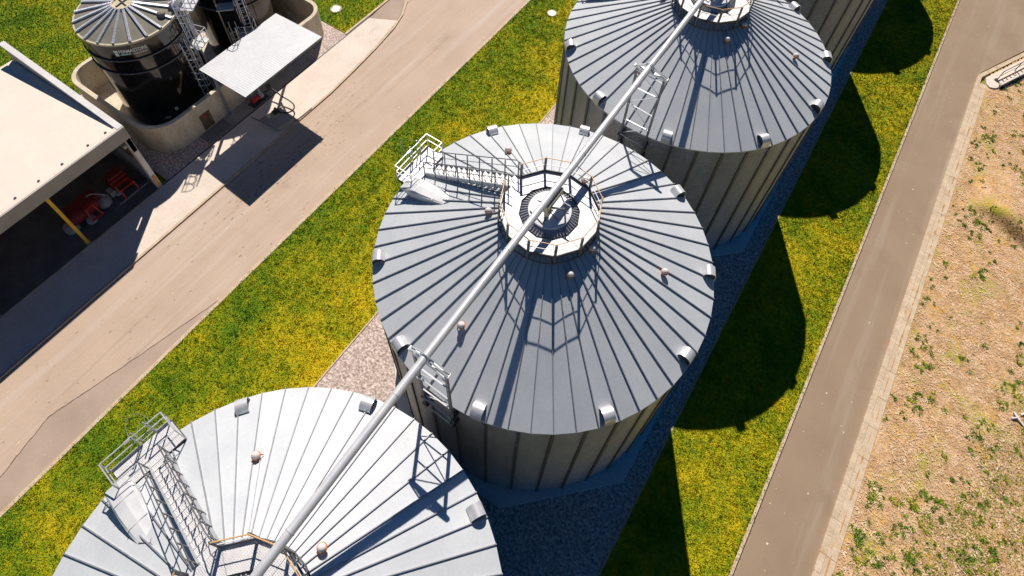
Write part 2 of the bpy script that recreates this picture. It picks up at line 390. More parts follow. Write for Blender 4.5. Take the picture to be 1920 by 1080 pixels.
b = MB(); d_ = Vector((2.78, 5.28, 0)).normalized(); s_ = Vector((d_.y, -d_.x, 0)); p0 = Vector((16.86, 38.1, 0))
for i in range(16):
    p = p0 + d_ * (i * 1.0) + s_ * .15; b.bar(p + Vector((0, 0, -.09)), p + d_ * .985 + Vector((0, 0, -.09)), .3, .22)
struct(b.build('lane_corner_kerb', 'kerb'))

# rough straw-covered ground to the right, gently uneven with one low bank
def terrain():
    nx, ny = 190, 760
    X = np.linspace(17.69, 55, nx); Y = np.linspace(-30, 75, ny)
    XX, YY = np.meshgrid(X, Y)
    Z = -.05 + .05 * np.sin(XX * .9 + 1.3 * np.sin(YY * .4)) * np.sin(YY * .7) + .03 * np.sin(XX * 2.3 + YY * 1.7)
    # low bank whose near side falls away
    c = 24.2 + .55 * np.sin((XX - 18) * .9) - .1 * (XX - 20)
    Z += .85 / (1 + np.exp(-(YY - c) / .13)) * np.exp(-((YY - c - .8) / 3.6) ** 2 * (YY > c)) * np.clip((XX - 18.6) / 2.2, 0, 1)
    Z -= np.clip((18.6 - XX) / .9, 0, 1) * (Z + .06)
    # cut the corner under the kerb
    keep = ((XX - 16.86) * s_.x + (YY - 38.1) * s_.y) > .25
    vs = np.stack([XX, YY, Z], -1).reshape(-1, 3)
    idx = np.arange(nx * ny).reshape(ny, nx)
    q = np.stack([idx[:-1, :-1], idx[:-1, 1:], idx[1:, 1:], idx[1:, :-1]], -1).reshape(-1, 4)
    kk = keep.reshape(-1)[q].all(1); q = q[kk]
    me = bpy.data.meshes.new('rough_ground'); me.from_pydata(vs.tolist(), [], q.tolist()); me.update()
    me.polygons.foreach_set('use_smooth', [True] * len(q)); me.materials.append(M['rough'])
    o = bpy.data.objects.new('rough_ground', me); COL.objects.link(o); struct(o)
    def h(x, y):
        i = np.clip(((x - 17.69) / (55 - 17.69) * (nx - 1)), 0, nx - 1).astype(int)
        j = np.clip(((y + 30) / 105 * (ny - 1)), 0, ny - 1).astype(int)
        return Z[j, i]
    return h
hgt = terrain()

def tri_mesh(name, V, mname, kind='stuff', label=None, cat=None):
    """V: (n,3,3) array of loose triangles"""
    n = len(V)
    me = bpy.data.meshes.new(name); me.vertices.add(n * 3); me.loops.add(n * 3); me.polygons.add(n)
    me.vertices.foreach_set('co', V.reshape(-1).astype(np.float32))
    me.loops.foreach_set('vertex_index', np.arange(n * 3, dtype=np.int32))
    me.polygons.foreach_set('loop_start', np.arange(0, n * 3, 3, dtype=np.int32))
    me.update(calc_edges=True); me.validate()
    me.materials.append(M[mname])
    o = bpy.data.objects.new(name, me); COL.objects.link(o); o['kind'] = kind
    if label: o['label'] = label; o['category'] = cat
    return o
def blades(P, hmin, hmax, wid, lean):
    n = len(P); a = rng.uniform(0, 2 * PI, n); h = rng.uniform(hmin, hmax, n); ln = rng.uniform(0, lean, n); b_ = rng.uniform(0, 2 * PI, n)
    V = np.zeros((n, 3, 3)); dx, dy = np.cos(a) * wid / 2, np.sin(a) * wid / 2
    V[:, 0] = P - np.stack([dx, dy, 0 * dx], 1); V[:, 1] = P + np.stack([dx, dy, 0 * dx], 1)
    V[:, 2] = P + np.stack([np.cos(b_) * ln * h, np.sin(b_) * ln * h, h], 1)
    return V
def pts(n, x0, y0, x1, y1, z=0.): return np.stack([rng.uniform(x0, x1, n), rng.uniform(y0, y1, n), np.full(n, z)], 1)
def clump(n, x0, y0, x1, y1):
    # blades gathered into tufts of different size and height, so the sward reads as clumps
    m_ = n // 3; flat = blades(pts(n - m_, x0, y0, x1, y1), .03, .075, .06, 1.4); n = m_
    k = n // 9; c = pts(k, x0 + .05, y0, x1 - .05, y1); i = rng.integers(0, k, n)
    rad = rng.uniform(.06, .2, k)[i] * np.sqrt(rng.uniform(0, 1, n)); a = rng.uniform(0, 2 * PI, n)
    P = c[i] + np.stack([rad * np.cos(a), rad * np.sin(a), 0 * a], 1); P[:, 0] = np.clip(P[:, 0], x0, x1)
    V = blades(P, .03, .07, .075, 1.6); V[:, 2, 2] *= rng.uniform(.6, 1.4, k)[i]
    return np.concatenate([V, flat])
g1 = clump(150000, -16.18, -28, -8.48, 27)
g2 = clump(125000, 8.64, -15, 13.58, 48)
g3 = blades(pts(70000, -56, -6, -37.0, 16), .04, .11, .075, 1.3)
g4 = blades(pts(9000, -33, 12.8, -25.98, 20), .05, .13, .06, 1.1)
e1 = blades(pts(1300, -16.32, -28, -16.1, 27, -.0), .06, .13, .05, 1.3)
e2 = blades(pts(2500, 13.5, -8, 13.72, 48, -.0), .05, .13, .05, 1.3)
tri_mesh('grass', np.concatenate([g1, g2, g3, g4, e1, e2]), 'blade', 'stuff', 'short yellow green grass of the mown lawns', 'grass')

n = 520
P = np.concatenate([pts(300, -22.3, -24, -16.6, 40, -.097), pts(120, 13.9, -4, 16.7, 45, -.097), pts(100, -25.4, -20, -22.8, 14, -.017)])
n = len(P); a = rng.uniform(0, 2 * PI, n); r = .02 + .06 * rng.uniform(0, 1, n) ** 3
V = np.stack([P + np.stack([np.cos(a + k * 2.1) * r, np.sin(a + k * 2.1) * r, np.full(n, .012 * (k == 1))], 1) for k in range(3)], 1)
tri_mesh('road_debris', V, 'chip', 'stuff', 'small pale specks of grit and chaff on the roads', 'debris')
n = 260
P = np.concatenate([np.stack([rng.normal(-20.6, .8, 170), rng.normal(1.5, 3.2, 170), np.full(170, -.097)], 1), pts(90, -22.3, -22, -16.7, 12, -.097)])
n = len(P); w_ = rng.uniform(.012, .035, n); l_ = rng.uniform(.03, .16, n)
V = np.stack([P + np.stack([-w_, -l_, 0 * w_], 1), P + np.stack([w_, -l_ * .4, 0 * w_], 1), P + np.stack([w_ * .4, l_, 0 * w_ + .004], 1)], 1)
tri_mesh('mud_flecks', V, 'crack', 'stuff', 'dark mud flecks left by tyres on the service road', 'mud')
# straw litter and weeds on the rough ground
n = 170000; P = pts(n, 17.75, -11, 40, 46); P = P[((P[:, 0] - 16.86) * s_.x + (P[:, 1] - 38.1) * s_.y) > 1.45]
P[:, 2] = hgt(P[:, 0], P[:, 1]) + .03; n = len(P)
a = rng.uniform(0, PI, n); ln = rng.uniform(.03, .11, n); wd = rng.uniform(.012, .03, n)
d = np.stack([np.cos(a), np.sin(a), rng.uniform(-.35, .35, n)], 1) * ln[:, None]; s = np.stack([-np.sin(a), np.cos(a), rng.uniform(-.4, .4, n)], 1) * wd[:, None]
tri_mesh('straw_litter', np.stack([P - d - s, P + d, P - d + s], 1), 'chip', 'stuff', 'pale straw and bark litter over the rough bank', 'straw')
cl = []
cen = []
for _ in range(8500):
    x, y = rng.uniform(17.9, 38), rng.uniform(-10, 46)
    den = .075 + .12 * (x < 19.4) + .5 * max(0, min(1, (x - 19.6 - .2 * y) / 4)) * (y < 24) + .4 * max(0, (8 - y) / 9)
    den *= .25 + 1.5 * (math.sin(x * 1.7 + 2 * math.sin(y * .9)) * math.sin(y * 1.3 + x * .4) > .1)
    if abs(y - 24.2 + .3) < .7 and x > 18.6: den = max(den, .75)
    if rng.uniform() < den:
        r = .05 + .22 * rng.uniform() ** 2.5
        for _k in range(rng.integers(1, 6)): cen.append((x + rng.normal(0, r * 1.6), y + rng.normal(0, r * 1.6), r * rng.uniform(.4, 1)))
for x, y, r in cen:
    k = int(14 + 170 * r)
    ang = rng.uniform(0, 2 * PI, k); rad = r * np.abs(rng.normal(0, .7, k))
    px, py = x + rad * np.cos(ang), y + rad * np.sin(ang)
    ok = (((px - 16.86) * s_.x + (py - 38.1) * s_.y) > 1.45) & (px > 17.72)
    px, py = px[ok], py[ok]
    if len(px): cl.append(np.stack([px, py, hgt(px, py) + rng.uniform(0, .02, len(px))], 1))
# thin yellowed grass drifting in from the right
P = pts(290000, 18.2, -10, 40, 46)
mk = np.sin(P[:, 0] * 1.1 + 1.5 * np.sin(P[:, 1] * .8)) * np.sin(P[:, 1] * .9 + .6) * .4 + np.clip((P[:, 0] - 20.4 - .2 * P[:, 1]) / 1.6, -.5, .62) * (P[:, 1] < 24) + np.clip((5 - P[:, 1]) / 8, 0, .4) - .35 * (P[:, 1] >= 24)
P = P[(mk + rng.normal(0, .22, len(P))) > .30]; P = P[((P[:, 0] - 16.86) * s_.x + (P[:, 1] - 38.1) * s_.y) > 1.45]; P[:, 2] = hgt(P[:, 0], P[:, 1])
tri_mesh('sparse_grass', blades(P, .03, .09, .06, 2.0), 'blade', 'stuff', 'thin yellowish grass spreading over the straw bank', 'grass')
tri_mesh('weeds', blades(np.concatenate(cl), .03, .11, .07, 2.0), 'weed', 'stuff', 'scattered green weed tufts growing through the straw', 'weeds')

# ------------------------------------------------------------------ grain silo
RE, RW, ZE, ZA, RC = 7.38, 7.30, 10.94, 15.0, .84
SL = (ZA - ZE) / RE
def cz(r): return ZA - SL * r
silo = empty('grain_silo', 'galvanised grain silo in the middle of the row, its whole ribbed roof in view', 'silo', group='grain silos in one row under the conveyor tube')
b = MB(); b.prism([pol(7.63 / math.cos(PI / 8), 22.5 + 45 * k) for k in range(8)], -.2, .12); b.build('concrete_base', 'padc', silo)
b = MB()
nw = 144
b.lathe([(RW, .121), (RW, ZE - .04)], nw)
ws = b.build('wall', 'wall', silo, 40)
b = MB()
for k in range(36):
    a_ = R_(-54.5 + 10 * k); c_, s2 = math.cos(a_), math.sin(a_)
    b.bar(((RW + .03) * c_, (RW + .03) * s2, .125), ((RW + .03) * c_, (RW + .03) * s2, ZE - .05), .07, .13, up=(-s2, c_, 0))
b.build('wall_stiffeners', 'stiff', ws)
# roof: 54 flat panels, standing seams between them
b = MB(); A0 = -54.5
for k in range(54):
    a1, a2 = A0 + k * 360 / 54, A0 + (k + 1) * 360 / 54
    p = [(*pol(RE, a1), ZE), (*pol(RE, a2), ZE), (*pol(RC - .05, a2), cz(RC - .05)), (*pol(RC - .05, a1), cz(RC - .05))]
    b.add(p + [(*pol(RE, a1), ZE - .07), (*pol(RE, a2), ZE - .07)], [(0, 1, 2, 3), (4, 5, 1, 0)])
rf = b.build('roof', 'roof', silo)
b = MB()
for k in range(54):
    a_ = A0 + k * 360 / 54; r1 = RE + .01
    lo = RC + .02
    b.bar((*pol(r1, a_), ZE + .028), (*pol(lo, a_), cz(lo) + .028), .035, .066)
b.build('roof_seams', 'rib', rf)
b = MB(); b.lathe([(RC + .02, cz(RC) - .12), (RC + .02, 14.66), (RC - .03, 14.68), (.25, 14.72)], 48); b.disc(.25, 14.72, 48)
cap = b.build('hatch_cap', 'white', silo, 35)
b = MB(); b.bar((-.62, .05, 14.70), (-.28, .16, 14.735), .03, .05); b.bar((.1, -.72, 14.70), (.12, .05, 14.74), .03, .04); b.bar((-.6, -.52, 14.7), (.12, -.73, 14.7), .03, .06)
b.build('cap_hinge', 'dark', cap)
# access deck: dodecagon round the cap
VA = [8 + 30 * k for k in range(12)]
RD, RI, ZD, ZT = 1.98, 1.22, 14.45, 15.40
deck = None
b = MB()
for k in range(12):
    a1, a2 = VA[k], VA[(k + 1) % 12] if k < 11 else VA[0] + 360
    g_ = .35
    q = [pol(RD, a1 + g_ * .5), pol(RD, a2 - g_ * .5), pol(RI, a2 - g_), pol(RI, a1 + g_)]
    b.prism(q, ZD - .03, ZD)
deck = b.build('access_deck', 'perf', silo)
b = MB()
for k in range(12):
    if VA[k] == 158: continue
    b.bar((*pol(RD + .015, VA[k]), ZD + .03), (*pol(RD + .015, VA[k] + 30), ZD + .03), .03, .18)
b.lathe([(RI - .01, ZD - .06), (RI - .01, ZD + .05)], 12, a0=R_(8))
b.build('toe_board', 'dark', deck)
def ringpts(r, z, a0, n): return [(*pol(r, a0 + 30 * i), z) for i in range(n)]
b = MB(); b.tube(ringpts(RD, ZT, 188, 12), .021, 6); b.build('top_rail', 'rail_y', deck, 60)
b = MB(); b.tube(ringpts(RD, ZD + .5, 188, 12), .016, 6); b.build('mid_rail', 'white', deck, 60)
pm = None
for k in range(12):
    a_ = VA[k]; x, y = pol(RD + .02, a_)
    zb = cz(RD) + .02
    if pm is None:
        b = MB(); b.box((0, 0, (zb + ZT) / 2), (.055, .1, ZT - zb)); pm = b.build('rail_post', 'post', deck, None, (x, y, 0)); pm.rotation_euler.z = R_(a_); continue
    o = pm.copy(); COL.objects.link(o); o.location = (x, y, 0); o.rotation_euler.z = R_(a_)
b = MB(); b.tube([(*pol(RD + .05, 8 + 15 * i), cz(RD) + .12) for i in range(24)], .03, 6, closed=True)
for k in range(12):
    b.bar((*pol(RD - .1, VA[k]), ZD - .05), (*pol(RI + .05, VA[k]), ZD - .05), .05, .06)
b.build('support_ring', 'post', deck)
# stair up the cone and landing at the eave
Y0, Y1 = .10, .76
sx0, sz0, sx1, sz1 = -6.62, 11.46, -1.92, 14.43
b = MB()
for y in (Y0, Y1):
    b.bar((sx0, y, sz0 - .02), (sx1, y, sz1 - .02), .05, .22)
    for f_ in (.02, .35, .68, .97):
        x = sx0 + (sx1 - sx0) * f_; z = sz0 + (sz1 - sz0) * f_
        b.bar((x, y, cz(math.hypot(x, y))), (x, y, z - .05), .05, .05)
stair = b.build('roof_stair', 'steel', silo)
tm = None; nt_ = 16
for k in range(nt_):
    f_ = (k + .6) / nt_; x = sx0 + (sx1 - sx0) * f_; z = sz0 + (sz1 - sz0) * f_
    if tm is None:
        b = MB(); b.box((0, 0, 0), (.25, Y1 - Y0 - .06, .03)); b.box((-.125, 0, .0), (.012, Y1 - Y0 - .06, .07)); tm = b.build('tread', 'perf', stair, None, (x, (Y0 + Y1) / 2, z)); continue
    o = tm.copy(); COL.objects.link(o); o.location = (x, (Y0 + Y1) / 2, z)
for y in (Y0 - .03, Y1 + .03):
    b = MB()
    top = [(sx0 - .05, y, sz0 + .95), (sx1 - .25, y, sz1 + .92), (sx1 + .1, y, sz1 + .92)]
    b.tube(top, .022, 6); b.tube([(sx0 - .05, y, sz0 + .5), (sx1 - .25, y, sz1 + .48), (sx1 + .1, y, sz1 + .48)], .015, 6)
    for k in range(8):
        f_ = k / 7; x = sx0 + (sx1 - .1 - sx0) * f_; z = sz0 + (sz1 - sz0) * f_
        b.bar((x, y, z - .12), (x, y, z + .95), .03, .045)
    b.build('handrail', 'post', stair, 60)
b = MB()
LX0, LX1, LY0, LY1, LZ = -7.52, -6.62, -.82, 1.42, 11.44
b.box2((LX0, LY0, LZ - .04), (LX1, LY1, LZ))
land = b.build('landing', 'perf', silo)
b = MB()
for y in (LY0, .3, LY1): b.bar((LX0, y, LZ - .1), (LX1, y, LZ - .1), .05, .1)
for x in (LX0, LX1): b.bar((x, LY0, LZ - .1), (x, LY1, LZ - .1), .05, .1)
for y in (LY0 + .1, .3, LY1 - .1): b.bar((LX0 + .1, y, LZ - .15), (-7.27, y, 10.3), .05, .05)
b.build('landing_frame', 'dark', land)
b = MB()
zt, zm = LZ + 1.0, LZ + .55
b.bar((LX0, LY0, zt), (LX0, .32, zt), .036, .036); b.bar((LX0, .9, zt), (LX0, LY1, zt), .036, .036)
b.bar((LX0, LY0, zm), (LX0, .32, zm), .035, .035); b.bar((LX0, .9, zm), (LX0, LY1, zm), .035, .035)
b.bar((LX0, .32, zt), (LX0 + .02, .9, zt), .025, .025); b.bar((LX0, .32, zm), (LX0, .9, zm), .025, .025)
b.bar((LX0, .05, zt - .02), (LX0, .32, zt - .02), .09, .05)
for y in (LY0, LY1):
    b.bar((LX0, y, zt), (LX1, y, zt), .036, .036); b.bar((LX0, y, zm), (LX1, y, zm), .03, .03)
    for x in (LX0, LX1): b.bar((x, y, LZ - .1), (x, y, zt), .036, .036)
b.bar((LX1, LY1, zt), (LX1, Y1 + .03, zt), .03, .03); b.bar((LX1, LY1, zm), (LX1, Y1 + .03, zm), .03, .03)
b.bar((LX1, LY0, zt), (LX1, Y0 - .03, zt), .03, .03); b.bar((LX1, LY0, zm), (LX1, Y0 - .03, zm), .03, .03)
for y in (.32, .9): b.bar((LX0, y, LZ - .1), (LX0, y, zt + .05), .036, .036)
b.bar((LX0 - .01, LY0, LZ + .06), (LX0 - .01, .32, LZ + .06), .02, .14); b.bar((LX0 - .01, .9, LZ + .06), (LX0 - .01, LY1, LZ + .06), .02, .14)
b.build('guard_rail', 'steel', land)
b = MB()
for y in (.38, .84): b.bar((-7.66, y, .3), (-7.66, y, LZ + 1.0), .04, .03)
z = .5
while z < LZ: b.bar((-7.66, .38, z), (-7.66, .84, z), .025, .025); z += .28
for z in (2, 5, 8, 10.5):
    for y in (.38, .84): b.bar((-7.66, y, z), (-7.30, y, z), .03, .03)
lad = b.build('wall_ladder', 'steel', silo)
b = MB()
hoop = [(-7.66 - .72 * math.sin(t) , .61 - .38 * math.cos(t)) for t in np.linspace(0, PI, 11)]
for k in range(11): b.tube([(x, y, 2.6 + k * .95) for x, y in hoop], .005, 4)
for x, y in hoop[1:-1:2]: b.bar((x, y, 2.6), (x, y, 2.6 + 8 * .95), .012, .006)
b.build('ladder_cage', 'steel', lad)
# inspection hood: a folded sheet dormer by the stair
b = MB()
secs = [(-6.92, .40, 11.74, 11.80), (-6.50, .42, 11.60, 11.98), (-6.13, .42, 11.50, 12.12), (-5.75, .42, 11.70, 12.20), (-5.1, .38, 12.05, 12.34), (-4.47, .30, 12.36, 12.47)]
yc = -.88; rings = []
for x, hw, zb, zt_ in secs:
    o = len(b.v); rings.append(o); h = zt_ - zb
    for dy, z in ((-hw, zb), (-hw, zb + h * .8), (-hw * .82, zt_ - .01), (0, zt_ + .02), (hw * .82, zt_ - .01), (hw, zb + h * .8), (hw, zb)): b.v.append((x, yc + dy, z))
for i in range(len(secs) - 1):
    for j in range(6): b.face((rings[i] + j, rings[i + 1] + j, rings[i + 1] + j + 1, rings[i] + j + 1))
    b.face((rings[i], rings[i] + 6, rings[i + 1] + 6, rings[i + 1]))
b.face([rings[0] + j for j in range(7)]); b.face([rings[-1] + j for j in range(7)][::-1])
for x, z in ((-6.13, 12.13), (-5.1, 12.35)): b.bar((x, yc - .36, z + .012), (x, yc + .36, z + .012), .03, .012)
hood = b.build('inspection_hood', 'hoodw', silo)
b = MB(); b.bar((-4.5, yc - .26, 12.46), (-4.15, yc + .02, 12.66), .03, .03); b.bar((-4.5, yc + .26, 12.46), (-4.15, yc + .02, 12.66), .03, .03); b.bar((-4.15, yc + .02, 12.66), (-2.1, yc + .45, 13.75), .02, .02)
b.build('hood_latch', 'post', hood)
# barrel vents round the eave, axis along the rim
VENTS = [(6.95, 144), (7.02, 106), (7.08, 61), (7.08, 27), (7.08, -5), (7.08, -38), (7.12, -77.5), (7.12, -110), (7.08, -142.5)]
b = MB(); rv, lv = .29, .45
prof = [(rv * math.cos(t), .10 + rv * math.sin(t)) for t in np.linspace(PI, 0, 13)]
prof = [(-rv, -.08)] + prof + [(rv, -.2)]
for r_, inn in ((1.0, False), (.93, True)):
    o = len(b.v)
    for yy in (-lv / 2, lv / 2):
        for x, z in prof: b.v.append((x * r_, yy, (z - .1) * r_ + .1 if z > .1 else z))
    k = len(prof)
    for j in range(k - 1):
        f_ = (o + j, o + j + 1, o + k + j + 1, o + k + j); b.face(f_ if not inn else f_[::-1])
    if inn:
        for yo in (0, 1):
            for j in range(k - 1): b.face((o - 2 * k + yo * k + j, o - 2 * k + yo * k + j + 1, o + yo * k + j + 1, o + yo * k + j))
vent = b.build('roof_vent', 'vent', silo, 50)
b = MB()
o = len(b.v)
q = [(x * .93, 0, (z - .1) * .93 + .1 if z > .1 else z) for x, z in prof]
b.add(q, [tuple(range(len(q)))])
vs_ = b.build('vent_screen', 'screen', vent, None, (0, -lv / 2 + .05, 0))
vs2 = vs_.copy(); COL.objects.link(vs2); vs2.location = (0, lv / 2 - .05, 0)
for k, (r_, a_) in enumerate(VENTS):
    if k == 0: o = vent
    else:
        o = vent.copy(); COL.objects.link(o)
        for c0 in (vs_, vs2): c_ = c0.copy(); COL.objects.link(c_); c_.parent = o
    o.location = (*pol(r_, a_), cz(r_) + .02); o.rotation_euler.z = R_(a_)
# level sensor caps
SENS = [(4.72, 144), (2.45, -155), (5.1, -97), (2.48, -38), (2.13, -5), (5.03, 17), (2.6, 86)]
b = MB(); b.tube([(0, 0, -.05), (0, 0, .2)], .05, 8); b.tube([(.02, 0, 0), (.02, -.14, .14), (.02, -.2, .05)], .018, 5)
sens = b.build('level_sensor', 'post', silo)
b = MB(); b.lathe([(.02, .12), (.15, .16), (.165, .2), (.15, .24), (.10, .25)], 16); sc1 = b.build('sensor_collar', 'orange', sens, 60)
b = MB(); b.lathe([(.135, .235), (.13, .28), (.095, .335), (.045, .365), (.004, .37)], 16); sc2 = b.build('sensor_dome', 'dome', sens, 80)
for k, (r_, a_) in enumerate(SENS):
    if k == 0: o = sens
    else:
        o = sens.copy(); COL.objects.link(o)
        for c0 in (sc1, sc2): c_ = c0.copy(); COL.objects.link(c_); c_.parent = o
    o.location = (*pol(r_, a_), cz(r_)); o.rotation_euler.z = R_(a_)
b = MB()
for r1, a1 in ((4.6, 141.6), (2.0, 141)): pass
b.tube([(*pol(4.62, 142.6), cz(4.62) + .06), (*pol(2.1, 141), cz(2.1) + .06)], .014, 5)
b.build('sensor_conduit', 'steel', silo)

STEP = 15.882
SPIN = {'access_deck', 'roof_stair', 'landing', 'wall_ladder', 'inspection_hood', 'level_sensor', 'sensor_conduit', 'hatch_cap'}
def spin(root, deg):
    m_ = Matrix.Rotation(R_(deg), 3, 'Z')
    for ch in root.children:
        if ch.name.split('.')[0] in SPIN:
            ch.location = m_ @ ch.location; ch.rotation_euler.z += R_(deg)
for k, deg, lab in ((-1, -6.8, 'galvanised grain silo cut off by the bottom edge, its pale roof nearest and brightest'),
                    (1, -7, 'galvanised grain silo behind the central one, roof deck cut by the top edge'),
                    (2, -3, 'grain silo far up the row, only its dark shaded wall in view'),
                    (3, 0, 'grain silo beyond the top edge, shown only by its rounded shadow on the grass')):
    s = copy_tree(silo); s.location = (0, STEP * k, 0); spin(s, deg); s['label'] = lab

# ------------------------------------------------------------------ conveyor tube with its trestles
ZP, UP = 15.66, -.05
cv = empty('conveyor_tube', 'long galvanised conveyor tube running over all the silo tops', 'conveyor', (UP, 0, ZP))
b = MB(); b.tube([(0, -30, 0), (0, 56, 0)], .142, 24); tb = b.build('tube', 'pipe', cv, 40)
fm = None
for k in range(-5, 11):
    y = k * 5.3 - 2.9
    if fm is None:
        b = MB(); b.tube([(0, -.02, 0), (0, .02, 0)], .153, 24); fm = b.build('flange', 'pipe', cv, 40, (0, y, 0)); continue
    o = fm.copy(); COL.objects.link(o); o.location = (0, y, 0)
slv = None
sp_ = None
for k in range(-1, 4):
    if slv is None:
        b = MB(); b.tube([(0, -.55, 0), (0, .55, 0)], .152, 24); slv = b.build('sleeve', 'pipe', cv, 40, (0, STEP * k - 8.5, 0))
        b = MB(); b.box2((-.05, -.5, -.42), (.17, .62, -.1)); b.bar((.06, -.42, -.4), (.06, -.36, -.93), .14, .14); b.box2((-.06, -.46, -.62), (.2, -.22, -.5))
        sp_ = b.build('outlet_spout', 'cream', cv, None, (.05, STEP * k, 0))
        b = MB(); b.bar((.1, -.3, -.35), (.62, .12, -.55), .06, .06); b.bar((.62, .12, -.2), (.62, .12, -.95), .05, .05); b.bar((.1, .5, -.4), (.66, .3, -.92), .04, .04); b.bar((.15, -.3, -.6), (.5, -.25, -.94), .03, .03); b.bar((.45, .12, -.2), (.78, .12, -.2), .04, .04)
        sp2 = b.build('slide_gate', 'post', sp_)
        continue
    o = slv.copy(); COL.objects.link(o); o.location = (0, STEP * k - 8.5, 0)
    o = sp_.copy(); COL.objects.link(o); o.location = (.05, STEP * k, 0); c_ = sp2.copy(); COL.objects.link(c_); c_.parent = o

tr = empty('conveyor_trestle', 'steel lattice trestle between the nearest silo and the central silo', 'trestle', (0, 0, 0), group='lattice trestles carrying the conveyor tube')
XA, XB, YT, ZB = -.60, .75, -7.56, 15.38
b = MB()
for i, x in enumerate((XA, XB)):
    b.box2((x - .045, YT - .045, 9.1), (x + .045, YT + .045, ZB - .06))
o = b.build('posts', 'post', tr); bpy.data.objects.remove(o)
for x in (XA, XB):
    b = MB(); b.box2((x - .05, YT - .045, 9.1), (x + .05, YT + .045, ZB - .07)); b.build('trestle_post', 'post', tr)
    b = MB()
    pass
    for z in (9.5, 10.35):
        b = MB(); b.box2((x - .1, YT + .05, z - .12), (x + .1, YT + .32, z + .12)); b.box2((x - .13, YT - .06, z - .06), (x + .13, YT + .06, z + .06)); b.build('wall_bracket', 'dark', tr)
b = MB(); b.box2((XA - .16, YT - .08, ZB - .07), (XB + .16, YT + .08, ZB + .05))
b.build('cross_beam', 'white', tr)
b = MB()
for x0_, x1_ in ((XA - .1, UP - .16), (XB + .1, UP + .16)):
    b.bar((x0_, YT - .05, ZB + .06), (x1_, YT - .05, ZP + .02), .05, .05); b.bar((x0_, YT + .05, ZB + .06), (x1_, YT + .05, ZP + .02), .05, .05)
b.tube([(UP + .2 * math.cos(t), YT, ZP + .2 * math.sin(t)) for t in np.linspace(-.2, PI + .2, 12)], .025, 6)
b.box2((UP - .2, YT - .07, ZB + .055), (UP + .2, YT + .07, ZP - .15))
b.build('pipe_saddle', 'steel', tr)
b = MB(); zz = [9.5, 10.5, 11.7, 12.9, 14.1, 15.2]
for i, z in enumerate(zz):
    b.bar((XA, YT - .05, z), (XB, YT - .05, z - .12 * (i % 2)), .05, .05)
for i in range(len(zz) - 1):
    p, q = (XA, XB) if i % 2 else (XB, XA)
    b.bar((p, YT + .05, zz[i]), (q, YT + .05, zz[i + 1]), .035, .035)
b.build('lattice_brace', 'vent', tr)
for k, lab in ((1, 'steel lattice trestle between the central silo and the one behind it'), (2, 'lattice trestle beyond the top edge carrying the conveyor tube to the far silo')):
    t2 = copy_tree(tr); t2.location = (0, STEP * k, 0); t2['label'] = lab

# ------------------------------------------------------------------ shed on the left
shed = empty('machine_shed', 'open fronted shed with a flat cream roof, grey fascia and yellow posts', 'shed', (-31, -12, 0))
def sb(m): return dict(parent=shed)
def place(b, name, m, smooth=None, par=None):
    o = b.build(name, m, par or shed, smooth)
    if not par: o.location = (31, 12, 0)
    return o
def zr(x): return 6.10 - (-25.62 - x) * .098      # roof falls to the back
SF, SBK, SR, SLFT = -25.62, -37.25, -4.80, -45.0
b = MB()
x0, x1 = SF - .28, SBK
b.add([(x0, SLFT, zr(x0)), (x0, SR - .32, zr(x0)), (x1, SR - .32, zr(x1)), (x1, SLFT, zr(x1)), (x0, SLFT, zr(x0) - .12), (x0, SR - .32, zr(x0) - .12), (x1, SR - .32, zr(x1) - .12), (x1, SLFT, zr(x1) - .12)],
      [(0, 1, 2, 3), (7, 6, 5, 4), (0, 4, 5, 1), (1, 5, 6, 2), (2, 6, 7, 3), (3, 7, 4, 0)])
roof_s = place(b, 'roof', 'shroof')
b = MB()
# drip edge along the front and parapet coping at the end wall, in sheet lengths
y = SLFT
while y < SR - .4:
    e = min(y + 3.0, SR - .34); b.box2((SF - .275, y, 6.0), (SF - .005, e - .012, 6.185)); y = e
place(b, 'roof_edge', 'shroof', par=None)
b = MB(); x = SBK - .35
while x < SF - .05:
    e = min(x + 2.5, SF); b.box2((x, SR - .32, 6.05), (e - .012, SR + .04, 6.20)); x = e
place(b, 'parapet_coping', 'paint')
b = MB(); b.box2((SBK, SR - .28, 3.9), (SF - .02, SR - .02, 6.045)); place(b, 'parapet', 'fascia')
b = MB(); b.box2((SF, SLFT, 5.22), (SF + .12, SR + .03, 6.19)); place(b, 'fascia', 'fascia')
dm = None
for y in (-5.62, -6.75, -8.35, -9.75, -11.1, -12.6):
    if dm is None:
        b = MB(); b.lathe([(.075, 0), (.075, .05), (.01, .06)], 12); dm = place(b, 'roof_outlet', 'dark'); dm.location = (31 + SF - .48, 12 + y, zr(SF - .48) - .005); continue
    o = dm.copy(); COL.objects.link(o); o.location = (31 + SF - .48, 12 + y, zr(SF - .48) - .005)
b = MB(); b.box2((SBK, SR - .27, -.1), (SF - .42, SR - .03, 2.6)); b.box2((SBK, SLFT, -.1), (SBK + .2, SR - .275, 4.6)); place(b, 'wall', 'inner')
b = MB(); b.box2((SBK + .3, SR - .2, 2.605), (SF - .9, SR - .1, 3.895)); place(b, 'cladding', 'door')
b = MB(); b.box2((SF - .40, SR - .3, -.05), (SF - .02, SR + .0, 5.215)); col_ = place(b, 'corner_column', 'paint')
b = MB(); b.box2((SF - .015, SR - .27, .05), (SF + .012, SR - .05, 1.35)); place(b, 'column_guard', 'rust', par=None)
